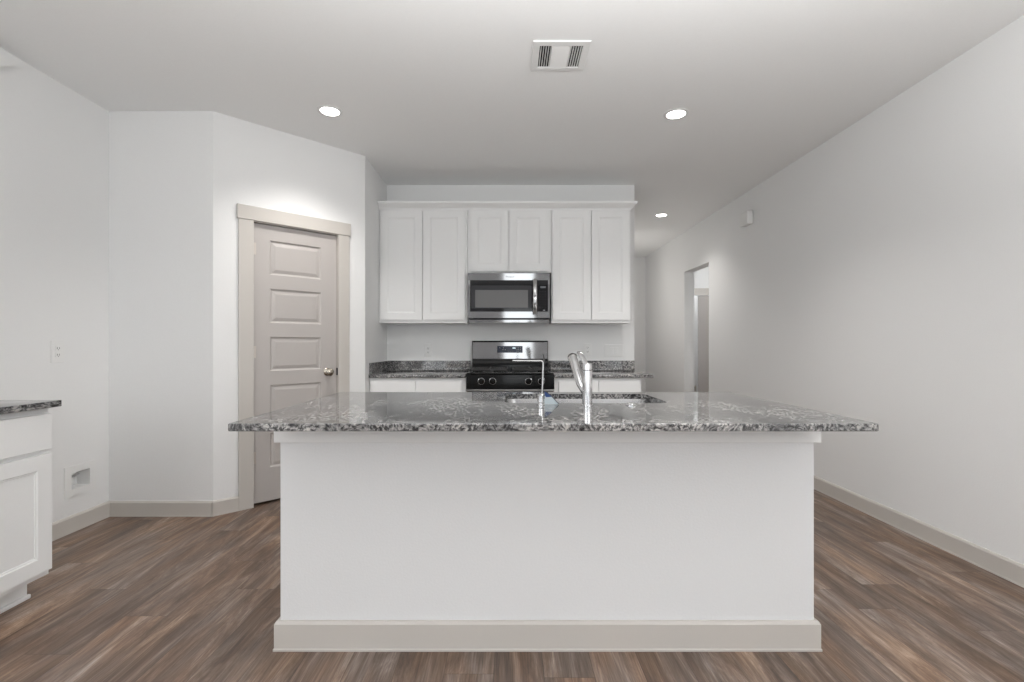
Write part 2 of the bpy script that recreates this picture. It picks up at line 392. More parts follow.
# baseboards
BH, BT = 0.105, 0.014
def baseboard(name, p0, p1, label, side=1, h=BH):
    """p0->p1 runs along the wall face; board stands on the left (side=1) or right (-1) of the run"""
    p0, p1 = Vector(p0), Vector(p1); L = (p1-p0).length; a = math.atan2(p1.y-p0.y, p1.x-p0.x)
    bm = bmesh.new(); prism(bm, [(0, 0), (side*(BT+0.002), 0), (side*(BT+0.002), 0.008), (side*BT, 0.010), (side*BT, h-0.012), (side*(BT-0.007), h), (0, h)], 'x', 0, L)
    place(bm, p0, a)
    return struct(name, bm, 'trim', label, 'baseboard')
baseboard('baseboard_left', (XL, YR), (XL, 3.31), 'greige baseboard along the left wall beside the white cabinet', -1)
baseboard('baseboard_pantry', (XL+BT, 3.31), (A.x, 3.31), 'greige baseboard under the narrow wall left of the pantry door', -1)
ux = (B-A).normalized()
baseboard('baseboard_angled', A-ux*0.006, A+ux*(0.162*SC), 'short greige baseboard between the wall corner and the pantry door casing', -1)
baseboard('baseboard_angled_far', A+ux*(0.983*SC), B, 'short greige baseboard right of the pantry door', -1)
baseboard('baseboard_right', (XR, YR), (XR, OY0), 'long greige baseboard along the right wall', 1)
baseboard('baseboard_right_far', (XR, OY1), (XR, YH), 'greige baseboard on the right wall beyond the opening', 1)
baseboard('baseboard_passage_end', (XH, YH), (XR-BT-.003, YH), 'greige baseboard at the end of the passage', -1)
baseboard('baseboard_passage', (XH, YB+0.12), (XH, YH-BT-.003), 'greige baseboard on the hidden passage wall', -1)

# ------------------------------------------------------------------ pantry door
S0, S1 = 0.2585*SC, 0.8865*SC
DW = S1-S0
def panel_door(w, h, t, panels):
    """slab with raised fielded panels on its face at y=0 (facing -y)"""
    bm = bmesh.new()
    holes = [(a, b, c, d) for a, b, c, d in panels]
    wall(bm, w, t, 0, h, holes)
    for a, b, c, d in panels:
        def rc(i, y): return [bm.verts.new(v) for v in ((a+i, y, c+i), (b-i, y, c+i), (b-i, y, d-i), (a+i, y, d-i))]
        rs = [rc(0, 0), rc(0.010, 0.009), (rc(0.016, 0.010)), rc(0.040, 0.003), rc(0.043, 0.003)]
        for p, q in zip(rs, rs[1:]):
            for k in range(4): bm.faces.new((p[k], p[(k+1) % 4], q[(k+1) % 4], q[k]))
        bm.faces.new(rs[-1])
        bk = rc(0, t); bm.faces.new(bk)
    bmesh.ops.remove_doubles(bm, verts=bm.verts, dist=1e-5)
    return bm
pan = []
for k in range(5):
    zt = 1.943-0.357*k
    pan.append((0.115, DW-0.125, zt-0.254-0.018, zt-0.018))
bm = panel_door(DW, 2.035, 0.035, pan)
door = link('door_1', bm, 'door')
door.location = (A.x+ux.x*S0-ux.y*0.022*-1*-1, A.y+ux.y*S0, 0.022)
nrm = Vector((-ux.y, ux.x))       # points into the pantry
door.location = (A.x+ux.x*S0+nrm.x*0.016, A.y+ux.y*S0+nrm.y*0.016, 0.02)
door.rotation_euler = (0, 0, DA)
tag(door, 'greige five-panel pantry door in the angled wall, knob on its right', 'door', kind='structure')
# casing: two legs and a wider head with little ears (local frame of the door: wall face at y=-0.016)
yf = -0.016
bm = bmesh.new(); z = -0.02
l0, l1 = DU0-S0, DU1-S0
box(bm, l0-0.094, l0+0.004, yf-0.016, yf, z, DZ-0.02+0.004, 0.002)
box(bm, l1-0.004, l1+0.090, yf-0.016, yf, z, DZ-0.02+0.004, 0.002)
box(bm, l0-0.104, l1+0.100, yf-0.022, yf, DZ-0.02-0.002, DZ-0.02+0.098, 0.002)
link('door_casing', bm, 'trim', door)
bm = bmesh.new()
box(bm, l0, -0.002, yf, yf+0.12, z, DZ-0.02); box(bm, DW+0.002, l1, yf, yf+0.12, z, DZ-0.02); box(bm, l0, l1, yf, yf+0.12, DZ-0.028, DZ-0.02)
box(bm, -0.002, DW+0.002, 0.036, 0.046, 2.02, DZ-0.028)
link('door_jamb', bm, 'trim', door)
for hz in (1.85, 1.10, 0.33):
    bm = bmesh.new(); lathe(bm, (-0.004, -0.007, hz-0.045), (0, 0, 1), [(0, 0.002), (0.002, 0.0065), (0.088, 0.0065), (0.090, 0.002)], 12)
    box(bm, -0.006, 0.020, -0.002, 0.0, hz-0.043, hz+0.043)
    link('hinge', bm, 'hinge', door, smooth=True)
kx = (0.7171*1.132)*SC-S0
bm = bmesh.new(); lathe(bm, (kx+0.0, 0, 0.934), (0, -1, 0), [(0, 0.031), (0.004, 0.032), (0.010, 0.026), (0.014, 0.012), (0.034, 0.011), (0.040, 0.022), (0.050, 0.029), (0.060, 0.029), (0.067, 0.020), (0.069, 0.002)])
tag(link('door_knob', bm, 'nickel', door, smooth=True), 'satin nickel round knob')
link('strike_plate', BX(DW-0.003, DW+0.009, -0.0175, -0.001, 0.905, 0.965, 0.001), 'dark_metal', door)

# ------------------------------------------------------------------ cabinets
def shaker(w, h, t=0.019, fr=0.066, rec=0.008):
    """door face toward -y, x 0..w, z 0..h"""
    bm = bmesh.new(); wall(bm, w, t, 0, h, [(fr, w-fr, fr, h-fr)])
    def rc(i, y): return [bm.verts.new(v) for v in ((fr+i, y, fr+i), (w-fr-i, y, fr+i), (w-fr-i, y, h-fr-i), (fr+i, y, h-fr-i))]
    rs = [rc(0, 0), rc(0.004, rec*0.5), rc(0.010, rec*0.55), rc(0.012, rec)]
    for p, q in zip(rs, rs[1:]):
        for k in range(4): bm.faces.new((p[k], p[(k+1) % 4], q[(k+1) % 4], q[k]))
    bm.faces.new(rs[-1]); bm.faces.new(rc(0, t))
    bmesh.ops.remove_doubles(bm, verts=bm.verts, dist=1e-5)
    return bm

def add_local(name, bm, mat, parent, loc, rz=0):
    o = link(name, bm, mat, parent); o.location = loc; o.rotation_euler = (0, 0, rz); return o

CX = 0.012                                # centre line of range, microwave and middle cabinet
def upper(x0, x1, z0, z1, doors, label):
    t = thing('upper_cabinet', label, 'cabinet', (x0, YB, z0), 0, None)
    W = x1-x0; D = 0.30
    bm = BX(0, W, -D, -0.0015, 0, z1-z0, 0.0015)
    link('cabinet_body', bm, 'cab', t)
    for a, b in doors:
        add_local('cabinet_door', shaker(b-a, 2.427-(z0+dz_of(z0))), 'cab', t, (a-x0, -D-0.019, dz_of(z0)))
    return t
def dz_of(z0): return 0.029 if z0 < 1.5 else 0.012
s = 107.2
X = lambda px: (px-508)/s
upper(-1.209, X(467.3), 1.376, 2.455, [(X(380.3), X(421.9)), (X(423.1), X(465.0))], 'tall white double-door wall cabinet left of the microwave')
upper(X(467.6), X(551.3), 1.848, 2.455, [(X(470.6), X(508.1)), (X(509.5), X(547.2))], 'short white double-door wall cabinet above the microwave')
upper(X(551.6), X(631.0), 1.376, 2.455, [(X(553.2), X(590.8)), (X(592.0), X(629.6))], 'tall white double-door wall cabinet right of the microwave')
# crown moulding, returned on the right end
prof = [(0, 0), (0.006, 0), (0.008, 0.012), (0.016, 0.022), (0.034, 0.040), (0.046, 0.052), (0.050, 0.060), (0.052, 0.070), (0, 0.070)]
bm = bmesh.new()
yc = YB-0.30-0.002; xe = X(631.0)+0.002; zc = 2.434
path = [((-1.209, yc), (0, -1)), ((xe, yc), (1, -1)), ((xe, YB), (1, 0))]
rs = []
for (p, n) in path: rs.append([bm.verts.new((p[0]+n[0]*o, p[1]+n[1]*o, zc+h)) for o, h in prof])
for a, b in zip(rs, rs[1:]):
    for i in range(len(prof)): j = (i+1) % len(prof); bm.faces.new((a[i], a[j], b[j], b[i]))
bm.faces.new(rs[0]); bm.faces.new(rs[-1])
box(bm, -1.209, xe, yc, YB, zc+0.0225, zc+0.068)
tag(link('crown_molding', bm, 'cab'), 'white crown moulding running along the tops of the wall cabinets', 'molding')

def base_cab(name, label, loc, rz, W, cols, D=0.61, filler=0.0, rec=0.075):
    """local frame: front faces -y, x 0..W, back at y=0. cols: list of (x0,x1) door and drawer columns"""
    t = thing(name, label, 'cabinet', loc, rz)
    link('cabinet_body', BX(0, W, -D, -0.0015, 0.115, 0.883, 0.001), 'cab', t)
    link('toe_kick', BX(0.0, W, -D+rec, -0.02, 0, 0.1145), 'cab', t)
    for a, b in cols:
        add_local('drawer_front', BX(0, b-a, 0, 0.019, 0, 0.163, 0.002), 'cab', t, (a, -D-0.0195, 0.694))
        add_local('cabinet_door', shaker(b-a, 0.532), 'cab', t, (a, -D-0.0195, 0.142))
    return t
# by the back wall
base_cab('base_cabinet', 'white base cabinet left of the range', (-1.209, YB, 0), 0, 0.842, [(0.012, 0.405), (0.410, 0.800)], D=0.61)
base_cab('base_cabinet', 'white base cabinet right of the range', (0.402, YB, 0), 0, 0.762, [(0.040, 0.385), (0.390, 0.740)], D=0.61)
# foreground, along the left wall (front faces +x)
fc = base_cab('base_cabinet', 'white base cabinet with one drawer row against the left wall, cut by the frame', (XL, 1.332, 0), PI/2, 0.90, [(0.010, 0.447), (0.453, 0.896)], D=0.61, rec=0.10)
bm = bmesh.new(); box(bm, 0, 0.905, -0.61+0.085, -0.61+0.0995, 0, 0.02, 0.004); link('shoe_molding', bm, 'cab', fc)

# ------------------------------------------------------------------ worktops
def slab_bm(x0, x1, y0, y1, z0=0.8845, z1=0.914, bev=0.003): return BX(x0, x1, y0, y1, z0, z1, bev)
cy0 = YB-0.645
t = tag(link('granite_worktop', slab_bm(-1.209, -0.371, cy0, YB-0.001), 'granite', smooth=True), 'polished grey granite worktop left of the range', 'worktop')
link('backsplash', BX(-1.188, -0.371, YB-0.021, YB-0.001, 0.9145, 1.014, 0.002), 'granite', t)
link('side_splash', BX(-1.209, -1.189, cy0+0.02, YB-0.001, 0.9145, 1.014, 0.002), 'granite', t)
t = tag(link('granite_worktop', slab_bm(0.403, 1.262, cy0, YB-0.001), 'granite', smooth=True), 'polished grey granite worktop right of the range, overhanging its end', 'worktop')
link('backsplash', BX(0.403, 1.262, YB-0.021, YB-0.001, 0.9145, 1.014, 0.002), 'granite', t)
t = tag(link('granite_worktop', slab_bm(XL+0.001, -2.08, 1.32, 2.255), 'granite', smooth=True), 'short granite worktop on the cabinet against the left wall', 'worktop')

# island worktop with the sink cut-out
IX0, IX1, IY0, IY1 = -0.914, 1.2095, 1.574, 2.634
SX0, SX1, SY0, SY1 = -0.015, 0.715, 2.125, 2.535
bm = bmesh.new()
outer = rrect(IX0, IX1, IY0, IY1, 0.006, 3); inner = rrect(SX0, SX1, SY0, SY1, 0.06, 6)
def cap(z, oo, ii):
    vo = [bm.verts.new((x, y, z)) for x, y in oo]; vi = [bm.verts.new((x, y, z)) for x, y in ii]
    es = [bm.edges.new((v[i], v[(i+1) % len(v)])) for v in (vo, vi) for i in range(len(v))]
    bmesh.ops.triangle_fill(bm, use_beauty=True, use_dissolve=False, edges=es)
    return vo, vi
ins = rrect(IX0+0.003, IX1-0.003, IY0+0.003, IY1-0.003, 0.004, 3)
ot, it = cap(0.914, ins, inner); ob, ib = cap(0.8885, ins, inner)
m1_ = [bm.verts.new((x, y, 0.911)) for x, y in outer]; m2_ = [bm.verts.new((x, y, 0.8905)) for x, y in outer]
loft(bm, [ot, m1_, m2_, ob], cap=False); loft(bm, [it, ib], cap=False)
tag(link('island_worktop', bm, 'granite'), 'large polished grey granite slab on the island with a sink cut-out', 'worktop')

# sink
t = thing('kitchen_sink', 'stainless undermount sink set in the island worktop', 'sink', ((SX0+SX1)/2, (SY0+SY1)/2, 0.69))
bm = bmesh.new()
def rr(o, z, r): return [bm.verts.new((x, y, z+0.0042)) for x, y in rrect(SX0-o, SX1+o, SY0-o, SY1+o, r, 6)]
rings = [rr(0.030, 0.8835, 0.085), rr(0.002, 0.8835, 0.062), rr(0.0, 0.879, 0.06), rr(-0.010, 0.705, 0.05), rr(-0.03, 0.690, 0.035)]
loft(bm, rings, cap=False); bm.faces.new(rings[-1])
rings2 = [rr(0.030, 0.8835, 0.085), rr(0.030, 0.8815, 0.085), rr(0.002, 0.8815, 0.062), rr(-0.008, 0.703, 0.052), rr(-0.028, 0.688, 0.037)]
loft(bm, rings2, cap=False); bm.faces.new(rings2[-1])
bmesh.ops.remove_doubles(bm, verts=bm.verts, dist=1e-6)
link('basin', bm, 'sink_steel', t, origin=t.location, smooth=True)
bm = bmesh.new(); lathe(bm, (0.35, 2.33, 0.6928), (0, 0, 1), [(0, 0.045), (0.003, 0.045), (0.004, 0.04), (0.002, 0.03), (0.002, 0.002)])
link('drain', bm, 'chrome', t, origin=t.location, smooth=True)

# ------------------------------------------------------------------ island
IB0, IB1 = -0.878, 1.180
FYI = 1.864
t = thing('kitchen_island', 'white kitchen island with greige baseboard under the granite slab', 'island', ((IB0+IB1)/2, FYI, 0))
og = t.location
link('island_wall', BX(IB0, IB1, FYI, FYI+0.115, 0, 0.8875, 0.003), 'island', t, origin=og)
bm = bmesh.new()
box(bm, IB0+0.0, IB0+0.02, FYI+0.1155, 2.60, 0, 0.8875); box(bm, IB1-0.02, IB1, FYI+0.1155, 2.60, 0, 0.8875)
box(bm, IB0+0.02, IB1-0.02, FYI+0.1155, 2.58, 0.10, 0.12)
box(bm, IB0+0.02, IB1-0.02, 2.515, 2.53, 0.0, 0.10)
box(bm, IB0+0.02, IB1-0.02, 2.58, 2.60, 0.10, 0.66)
box(bm, IB0+0.02, IB1-0.02, 2.58, 2.60, 0.66, 0.8875)
link('cabinet_body', bm, 'cab', t, origin=og)
bw = (IB1-IB0-0.02)/5
for k in range(5):
    x = IB0+0.01+k*bw
    add_local('cabinet_door', shaker(bw-0.006, 0.532), 'cab', t, (x+bw-0.003-og.x, 2.6195-og.y, 0.142), PI)
    add_local('drawer_front', BX(0, bw-0.006, 0, 0.019, 0, 0.163, 0.002), 'cab', t, (x+bw-0.003-og.x, 2.6195-og.y, 0.694), PI)
# baseboard and top trim run round three sides
def band(name, z0, z1, th, mat, y1, shoe=False):
    bm = bmesh.new()
    if shoe: pr = [(0, z0), (th+0.003, z0), (th+0.003, z0+0.008), (th, z0+0.010), (th, z1-0.010), (th-0.006, z1), (0, z1)]
    else: pr = [(0, z0), (th-0.001, z0), (th, z0+0.001), (th, z1), (0, z1)]
    e = 0.0005
    path = [((IB0-e, y1), (-1, 0)), ((IB0-e, FYI-e), (-1, -1)), ((IB1+e, FYI-e), (1, -1)), ((IB1+e, y1), (1, 0))]
    rs = [[bm.verts.new((p[0]+n[0]*o, p[1]+n[1]*o, h)) for o, h in pr] for p, n in path]
    for a, b in zip(rs, rs[1:]):
        for i in range(len(pr)): j = (i+1) % len(pr); bm.faces.new((a[i], a[j], b[j], b[i]))
    bm.faces.new(rs[0]); bm.faces.new(rs[-1])
    return link(name, bm, mat, t, origin=og)
tag(band('baseboard', 0, 0.111, 0.016, 'trim', 2.50, True), 'greige baseboard')
band('top_trim', 0.797, 0.8875, 0.016, 'cab', 2.55)

# ------------------------------------------------------------------ faucet
fx, fy = 0.335, 2.046
t = thing('kitchen_faucet', 'chrome single-lever pull-out faucet standing in front of the sink', 'faucet', (fx, fy, 0.9143)); og = t.location
bm = bmesh.new(); lathe(bm, (fx, fy, 0.9143), (0, 0, 1), [(0, 0.0265), (0.003, 0.0265), (0.005, 0.0215), (0.148, 0.0215), (0.149, 0.019)], 32)
link('faucet_body', bm, 'chrome', t, origin=og, smooth=True)
bm = bmesh.new(); lathe(bm, (fx, fy, 1.064), (0, 0, 1), [(0, 0.0185), (0.0035, 0.0185), (0.004, 0.0215), (0.024, 0.0212), (0.028, 0.018), (0.029, 0.002)], 32)
link('handle_cap', bm, 'chrome', t, origin=og, smooth=True)
bm = bmesh.new(); lathe(bm, (fx, fy, 1.0625), (0, 0, 1), [(0, 0.0195), (0.002, 0.0195)], 32)
link('seam_ring', bm, 'slot', t, origin=og)
sp = [Vector((fx-0.006, fy+0.006, 0.965)), Vector((fx-0.022, fy+0.035, 1.000)), Vector((fx-0.029, fy+0.075, 1.040)), Vector((fx-0.040, fy+0.165, 1.112))]
bm = bmesh.new(); tube(bm, sp, [0.014, 0.0175, 0.0195, 0.0215], 20)
link('spout', bm, 'chrome', t, origin=og, smooth=True)
dd = (sp[3]-sp[2]).normalized()
bm = bmesh.new(); lathe(bm, sp[3]-dd*0.002, dd, [(0, 0.0218), (0.010, 0.0215), (0.014, 0.016), (0.0145, 0.001)], 20)
link('spray_head', bm, 'dark_metal', t, origin=og, smooth=True)
# flat lever handle rising from the cap
bm = bmesh.new()
p0 = Vector((fx-0.002, fy+0.008, 1.085)); p1 = Vector((fx-0.024, fy+0.075, 1.142)); u = (p1-p0).normalized(); sd = u.cross(Vector((0, 0, 1))).normalized(); up = sd.cross(u)
rs = []
for q, wd, th in ((0, 0.013, 0.008), (0.3, 0.013, 0.007), (0.7, 0.012, 0.006), (0.95, 0.012, 0.005), (1.0, 0.008, 0.003)):
    c = p0.lerp(p1, q); rs.append([bm.verts.new(c+sd*(wd*math.cos(a))+up*(th*math.sin(a))) for a in [2*PI*k/12 for k in range(12)]])
loft(bm, rs); link('lever', bm, 'chrome', t, origin=og, smooth=True)

# filtered-water faucet
gx, gy = 0.139, 2.06
t = thing('water_filter_faucet', 'slim chrome faucet with a thin right-angled spout left of the main faucet', 'faucet', (gx, gy, 0.9143)); og = t.location
bm = bmesh.new(); lathe(bm, (gx, gy, 0.9143), (0, 0, 1), [(0, 0.017), (0.003, 0.017), (0.004, 0.0105), (0.012, 0.0105), (0.014, 0.0145), (0.042, 0.0145), (0.045, 0.011), (0.048, 0.005), (0.05, 0.002)], 24)
link('faucet_body', bm, 'chrome', t, origin=og, smooth=True)
bm = bmesh.new()
pts = [(gx+0.006, gy, 0.955), (gx+0.008, gy, 1.000), (gx+0.011, gy, 1.092), (gx+0.009, gy, 1.099), (gx+0.003, gy+0.002, 1.102), (gx-0.055, gy+0.02, 1.102), (gx-0.118, gy+0.04, 1.102)]
tube(bm, pts, [0.0045, 0.0042, 0.0042, 0.0042, 0.0042, 0.004, 0.004], 12)
link('spout', bm, 'steel', t, origin=og, smooth=True)
bm = bmesh.new(); tube(bm, [(gx+0.013, gy, 1.09), (gx+0.015, gy+.002, 1.11), (gx+0.011, gy+.006, 1.132)], [0.004, 0.0035, 0.0015], 8)
link('lever', bm, 'dark_metal', t, origin=og, smooth=True)
# packaging tag tied to it
t = thing('hang_tag', 'pale tag with a blue corner and dark cord leaning on the slim faucet', 'tag', (0.19, 2.085, 0.9145)); og = t.location
bm = bmesh.new()
prism(bm, [(0.158, 0.9145), (0.218, 0.9145), (0.214, 0.921), (0.188, 0.947), (0.158, 0.972)], 'y', 2.084, 2.086)
link('card', bm, 'pale_card', t, origin=og)
bm = bmesh.new(); prism(bm, [(0.158, 0.9725), (0.1885, 0.947), (0.164, 0.945), (0.158, 0.955)], 'y', 2.0825, 2.0838)
link('blue_corner', bm, 'blue', t, origin=og)
bm = bmesh.new(); tube(bm, [(0.150, 2.081, 0.973), (0.170, 2.081, 0.965), (0.190, 2.081, 0.947), (0.206, 2.081, 0.930), (0.219, 2.081, 0.917)], 0.0013, 6)
link('cord', bm, 'cord', t, origin=og)
# air switch button
bm = bmesh.new(); lathe(bm, (0.522, 2.055, 0.9143), (0, 0, 1), [(0, 0.022), (0.004, 0.022), (0.006, 0.019), (0.006, 0.014), (0.010, 0.013), (0.011, 0.002)])
tag(link('air_switch', bm, 'chrome', smooth=True), 'small round chrome button on the island worktop at the front right of the sink', 'button')

# ------------------------------------------------------------------ gas range
RX0, RX1 = CX+0.008-0.380, CX+0.008+0.380
RF = 4.185                                     # front of the body
t = thing('gas_range', 'stainless and black gas range between the base cabinets', 'range', ((RX0+RX1)/2, YB, 0)); og = t.location
link('range_body', BX(RX0+0.003, RX1-0.003, RF+0.03, YB-0.012, 0.03, 0.905, 0.004), 'black', t, origin=og)
bm = bmesh.new(); prism(bm, [(RF-0.012, 0.788), (RF+0.06, 0.788), (RF+0.06, 0.915), (RF+0.012, 0.918), (RF-0.004, 0.910)], 'x', RX0, RX1)
link('control_panel', bm, 'black', t, origin=og)
bm = bmesh.new(); box(bm, RX0+0.001, RX1-0.001, RF+0.055, YB-0.10, 0.906, 0.926, 0.006)
box(bm, RX0+0.001, RX1-0.001, RF+0.03, RF+0.06, 0.915, 0.928, 0.005)
link('cooktop', bm, 'black', t, origin=og, smooth=True)
bm = bmesh.new(); box(bm, RX0+0.004, RX1-0.004, RF-0.016, RF+0.03, 0.768, 0.786, 0.003); link('trim_strip', bm, 'steel', t, origin=og)
# oven door and drawer
d = link('oven_door', BX(RX0+0.006, RX1-0.006, RF-0.018, RF+0.028, 0.215, 0.765, 0.006), 'steel', t, origin=og)
link('oven_window', BX(RX0+0.12, RX1-0.12, RF-0.021, RF-0.0185, 0.36, 0.63, 0.001), 'glass_black', d, origin=og)
bm = bmesh.new(); tube(bm, [(RX0+0.05, RF-0.06, 0.72), (RX1-0.05, RF-0.06, 0.72)], 0.011, 14)
for x in (RX0+0.07, RX1-0.07): tube(bm, [(x, RF-0.058, 0.72), (x, RF-0.017, 0.72)], 0.009, 10)
link('door_handle', bm, 'steel', d, origin=og, smooth=True)
link('storage_drawer', BX(RX0+0.006, RX1-0.006, RF-0.016, RF+0.028, 0.06, 0.208, 0.005), 'steel', t, origin=og)
# backguard: black lower shelf and tilted stainless panel
bm = bmesh.new(); prism(bm, [(YB-0.080, 0.91), (YB-0.0795, 0.930)]+[(YB-0.066-0.0135*math.cos(k*PI/16), 0.935+0.085*math.sin(k*PI/16)) for k in range(0, 8)]+[(YB-0.066, 1.028), (YB-0.066, 1.204), (YB-0.060, 1.212), (YB-0.018, 1.212), (YB-0.015, 1.205), (YB-0.015, 0.91)], 'x', RX0+0.006, RX1-0.006)
link('backguard', bm, 'black', t, origin=og, smooth=True)
bm = BX(RX0+0.011, RX1-0.011, YB-0.072, YB-0.0665, 1.032, 1.200, 0.003)
p = link('backguard_panel', bm, 'steel', t, origin=og)
DX0, DX1 = (497.2-508)/101.8, (522.6-508)/101.8
sc_ = link('display', BX(DX0, DX1, YB-0.074, YB-0.0722, 1.094, 1.160, 0.001), 'display', t, origin=og)
bm = bmesh.new()
for k in range(4): box(bm, 0.046+k*0.0075, 0.0505+k*0.0075, YB-0.0748, YB-0.0742, 1.134, 1.146)
link('clock_digits', bm, 'digits', sc_, origin=og)
K = [(x, x+0.012, 1.141, 1.144) for x in (-0.088, -0.052)]+[(x, x+0.006, 1.122, 1.126) for x in (-0.052, -0.030)]
for x in (0.085, 0.102, 0.122):
    for z in (1.108, 1.124, 1.142): K.append((x, x+0.006, z, z+0.004))
for x in (0.0, 0.02, 0.04): K.append((x, x+0.008, 1.104, 1.106))
for a in K: link('key_mark', BX(a[0], a[1], YB-0.0748, YB-0.0742, a[2], a[3]), 'keys', sc_, origin=og)
# burners and grates
rc_ = (RX0+RX1)/2
for bx_ in (rc_-0.2, rc_+0.2):
    for by in (RF+0.19, RF+0.43):
        bm = bmesh.new(); lathe(bm, (bx_, by, 0.9262), (0, 0, 1), [(0, 0.05), (0.006, 0.048), (0.007, 0.034), (0.014, 0.034), (0.016, 0.03), (0.016, 0.002)], 20)
        link('burner', bm, 'grate', t, origin=og, smooth=True)
for sgn in (-1, 1):
    bm = bmesh.new(); x0 = rc_-0.355 if sgn < 0 else rc_+0.02; x1 = x0+0.335; y0, y1 = RF+0.075, RF+0.545; zt = 0.957
    for a in ((x0, x1, y0, y0+0.012), (x0, x1, y1-0.012, y1), (x0, x0+0.012, y0, y1), (x1-0.012, x1, y0, y1), (x0, x1, (y0+y1)/2-0.006, (y0+y1)/2+0.006)):
        box(bm, a[0], a[1], a[2], a[3], zt-0.014, zt, 0.002)
    for cy_ in (y0+0.12, y1-0.12):
        box(bm, x0+0.01, x0+0.13, cy_-0.005, cy_+0.005, zt-0.012, zt+0.002); box(bm, x1-0.13, x1-0.01, cy_-0.005, cy_+0.005, zt-0.012, zt+0.002)
        xm = (x0+x1)/2; box(bm, xm-0.005, xm+0.005, cy_-0.115, cy_-0.035, zt-0.012, zt+0.002); box(bm, xm-0.005, xm+0.005, cy_+0.035, cy_+0.115, zt-0.012, zt+0.002)
    for xx in (x0, x1-0.012):
        for yy in (y0, y1-0.012): box(bm, xx, xx+0.012, yy, yy+0.012, 0.9265, zt)
    link('grate', bm, 'grate', t, origin=og)
# knobs
for px in (481.2, 492.6, 528.6, 541.5):
    x = (px-508)/116.0
    bm = bmesh.new(); c = Vector((x, RF-0.010, 0.857)); lathe(bm, c, (0, -1, 0), [(0, 0.027), (0.006, 0.027), (0.009, 0.022), (0.024, 0.020), (0.027, 0.017), (0.027, 0.002)], 20)
    box(bm, x-0.005, x+0.005, RF-0.046, RF-0.036, 0.838, 0.876, 0.002)
    k = link('knob', bm, 'black', t, origin=og, smooth=True)
    bm = bmesh.new(); lathe(bm, c, (0, -1, 0), [(0, 0.0295), (0.0035, 0.0295), (0.004, 0.027)], 20)
    link('knob_ring', bm, 'steel', k, origin=og, smooth=True)

# ------------------------------------------------------------------ microwave
MS = 108.4; MY = 4.461
mx = lambda px: (px-508)/MS
mz = lambda py: 1.17+(345-py)/MS
t = thing('microwave', 'stainless over-the-range microwave with a dark window under the short cabinet', 'microwave', (CX, YB, mz(322.6))); og = t.location
x0, x1 = mx(467.9), mx(549.8); zt, zb = mz(273.1), mz(318.2)
link('casing', BX(x0+0.002, x1-0.002, MY+0.03, YB-0.001, zb-0.005, zt-0.001, 0.002), 'dark_metal', t, origin=og)
bm = bmesh.new(); prism(bm, [(MY+0.012, zb-0.014), (MY+0.014, mz(322.4)), (YB-0.01, mz(322.6)), (YB-0.01, zb-0.002)], 'x', x0+0.006, x1-0.006)
link('vent_grille', bm, 'steel', t, origin=og)
# front: stainless surround with top and bottom rails, door window, control panel
wx0, wx1, wz0, wz1 = mx(470.1), mx(548.0), mz(311.6), mz(280.1)
bm = bmesh.new()
prism(bm, [(MY+0.0045, wz1), (MY+0.03, wz1), (MY+0.03, zt), (MY+0.002, zt), (MY, zt-0.002)], 'x', x0, x1)
prism(bm, [(MY, zb+0.002), (MY+0.002, zb), (MY+0.03, zb), (MY+0.03, wz0), (MY, wz0)], 'x', x0, x1)
box(bm, x0, wx0, MY+0.001, MY+0.03, wz0, wz1, 0.0005); box(bm, wx1, x1, MY+0.001, MY+0.03, wz0, wz1, 0.0005)
link('front_frame', bm, 'steel', t, origin=og)
dx1 = mx(537.3)
dr = link('door', BX(wx0+0.0005, dx1-0.001, MY+0.002, MY+0.03, wz0, wz1, 0.001), 'glass_black', t, origin=og)
bm = bmesh.new(); box(bm, mx(471.3), mx(531.5), MY+0.0008, MY+0.0018, mz(308.4), mz(285.4), 0.0); link('window_border', bm, 'screen_grey', dr, origin=og)
bm = BX(mx(475.2), mx(528.0), MY-0.0004, MY+0.0006, mz(307.6), mz(290.0)); link('window', bm, 'mesh_glass', dr, origin=og)
bm = bmesh.new(); hx = mx(534.9)
hp = []
for k in range(13):
    q = k/12; hp.append((hx, MY-0.018-0.024*math.sin(PI*q), mz(279.0)+(mz(314.5)-mz(279.0))*q))
rs = []
for p_ in hp: rs.append([bm.verts.new((p_[0]+0.0195*math.cos(a), p_[1]+0.007*math.sin(a), p_[2])) for a in [2*PI*k/16 for k in range(16)]])
loft(bm, rs)
for zz in (mz(279.5), mz(314.0)): tube(bm, [(hx, MY-0.020, zz), (hx, MY+0.004, zz)], 0.010, 12)
link('door_handle', bm, 'steel', dr, origin=og, smooth=True)
cp = link('control_panel', BX(dx1+0.001, wx1-0.0005, MY+0.002, MY+0.03, wz0, wz1, 0.001), 'glass_black', t, origin=og)
link('clock_display', BX(mx(540.2), mx(545.6), MY+0.0006, MY+0.0018, mz(288.2), mz(286.2)), 'lcd', cp, origin=og)
for r_ in range(7):
    for c_ in range(3):
        xx = mx(539.8+c_*2.6); z_ = mz(291.5+r_*2.6); link('key', BX(xx, xx+0.007, MY+0.0008, MY+0.0018, z_-0.0025, z_), 'keydim', cp, origin=og)
link('start_key', BX(mx(543.0), mx(545.0), MY+0.0008, MY+0.0018, mz(310.8), mz(309.8)), 'keys', cp, origin=og)
link('seam', BX(mx(536.8), mx(537.3), MY-0.0005, MY+0.002, zb+0.002, wz0), 'slot', t, origin=og)
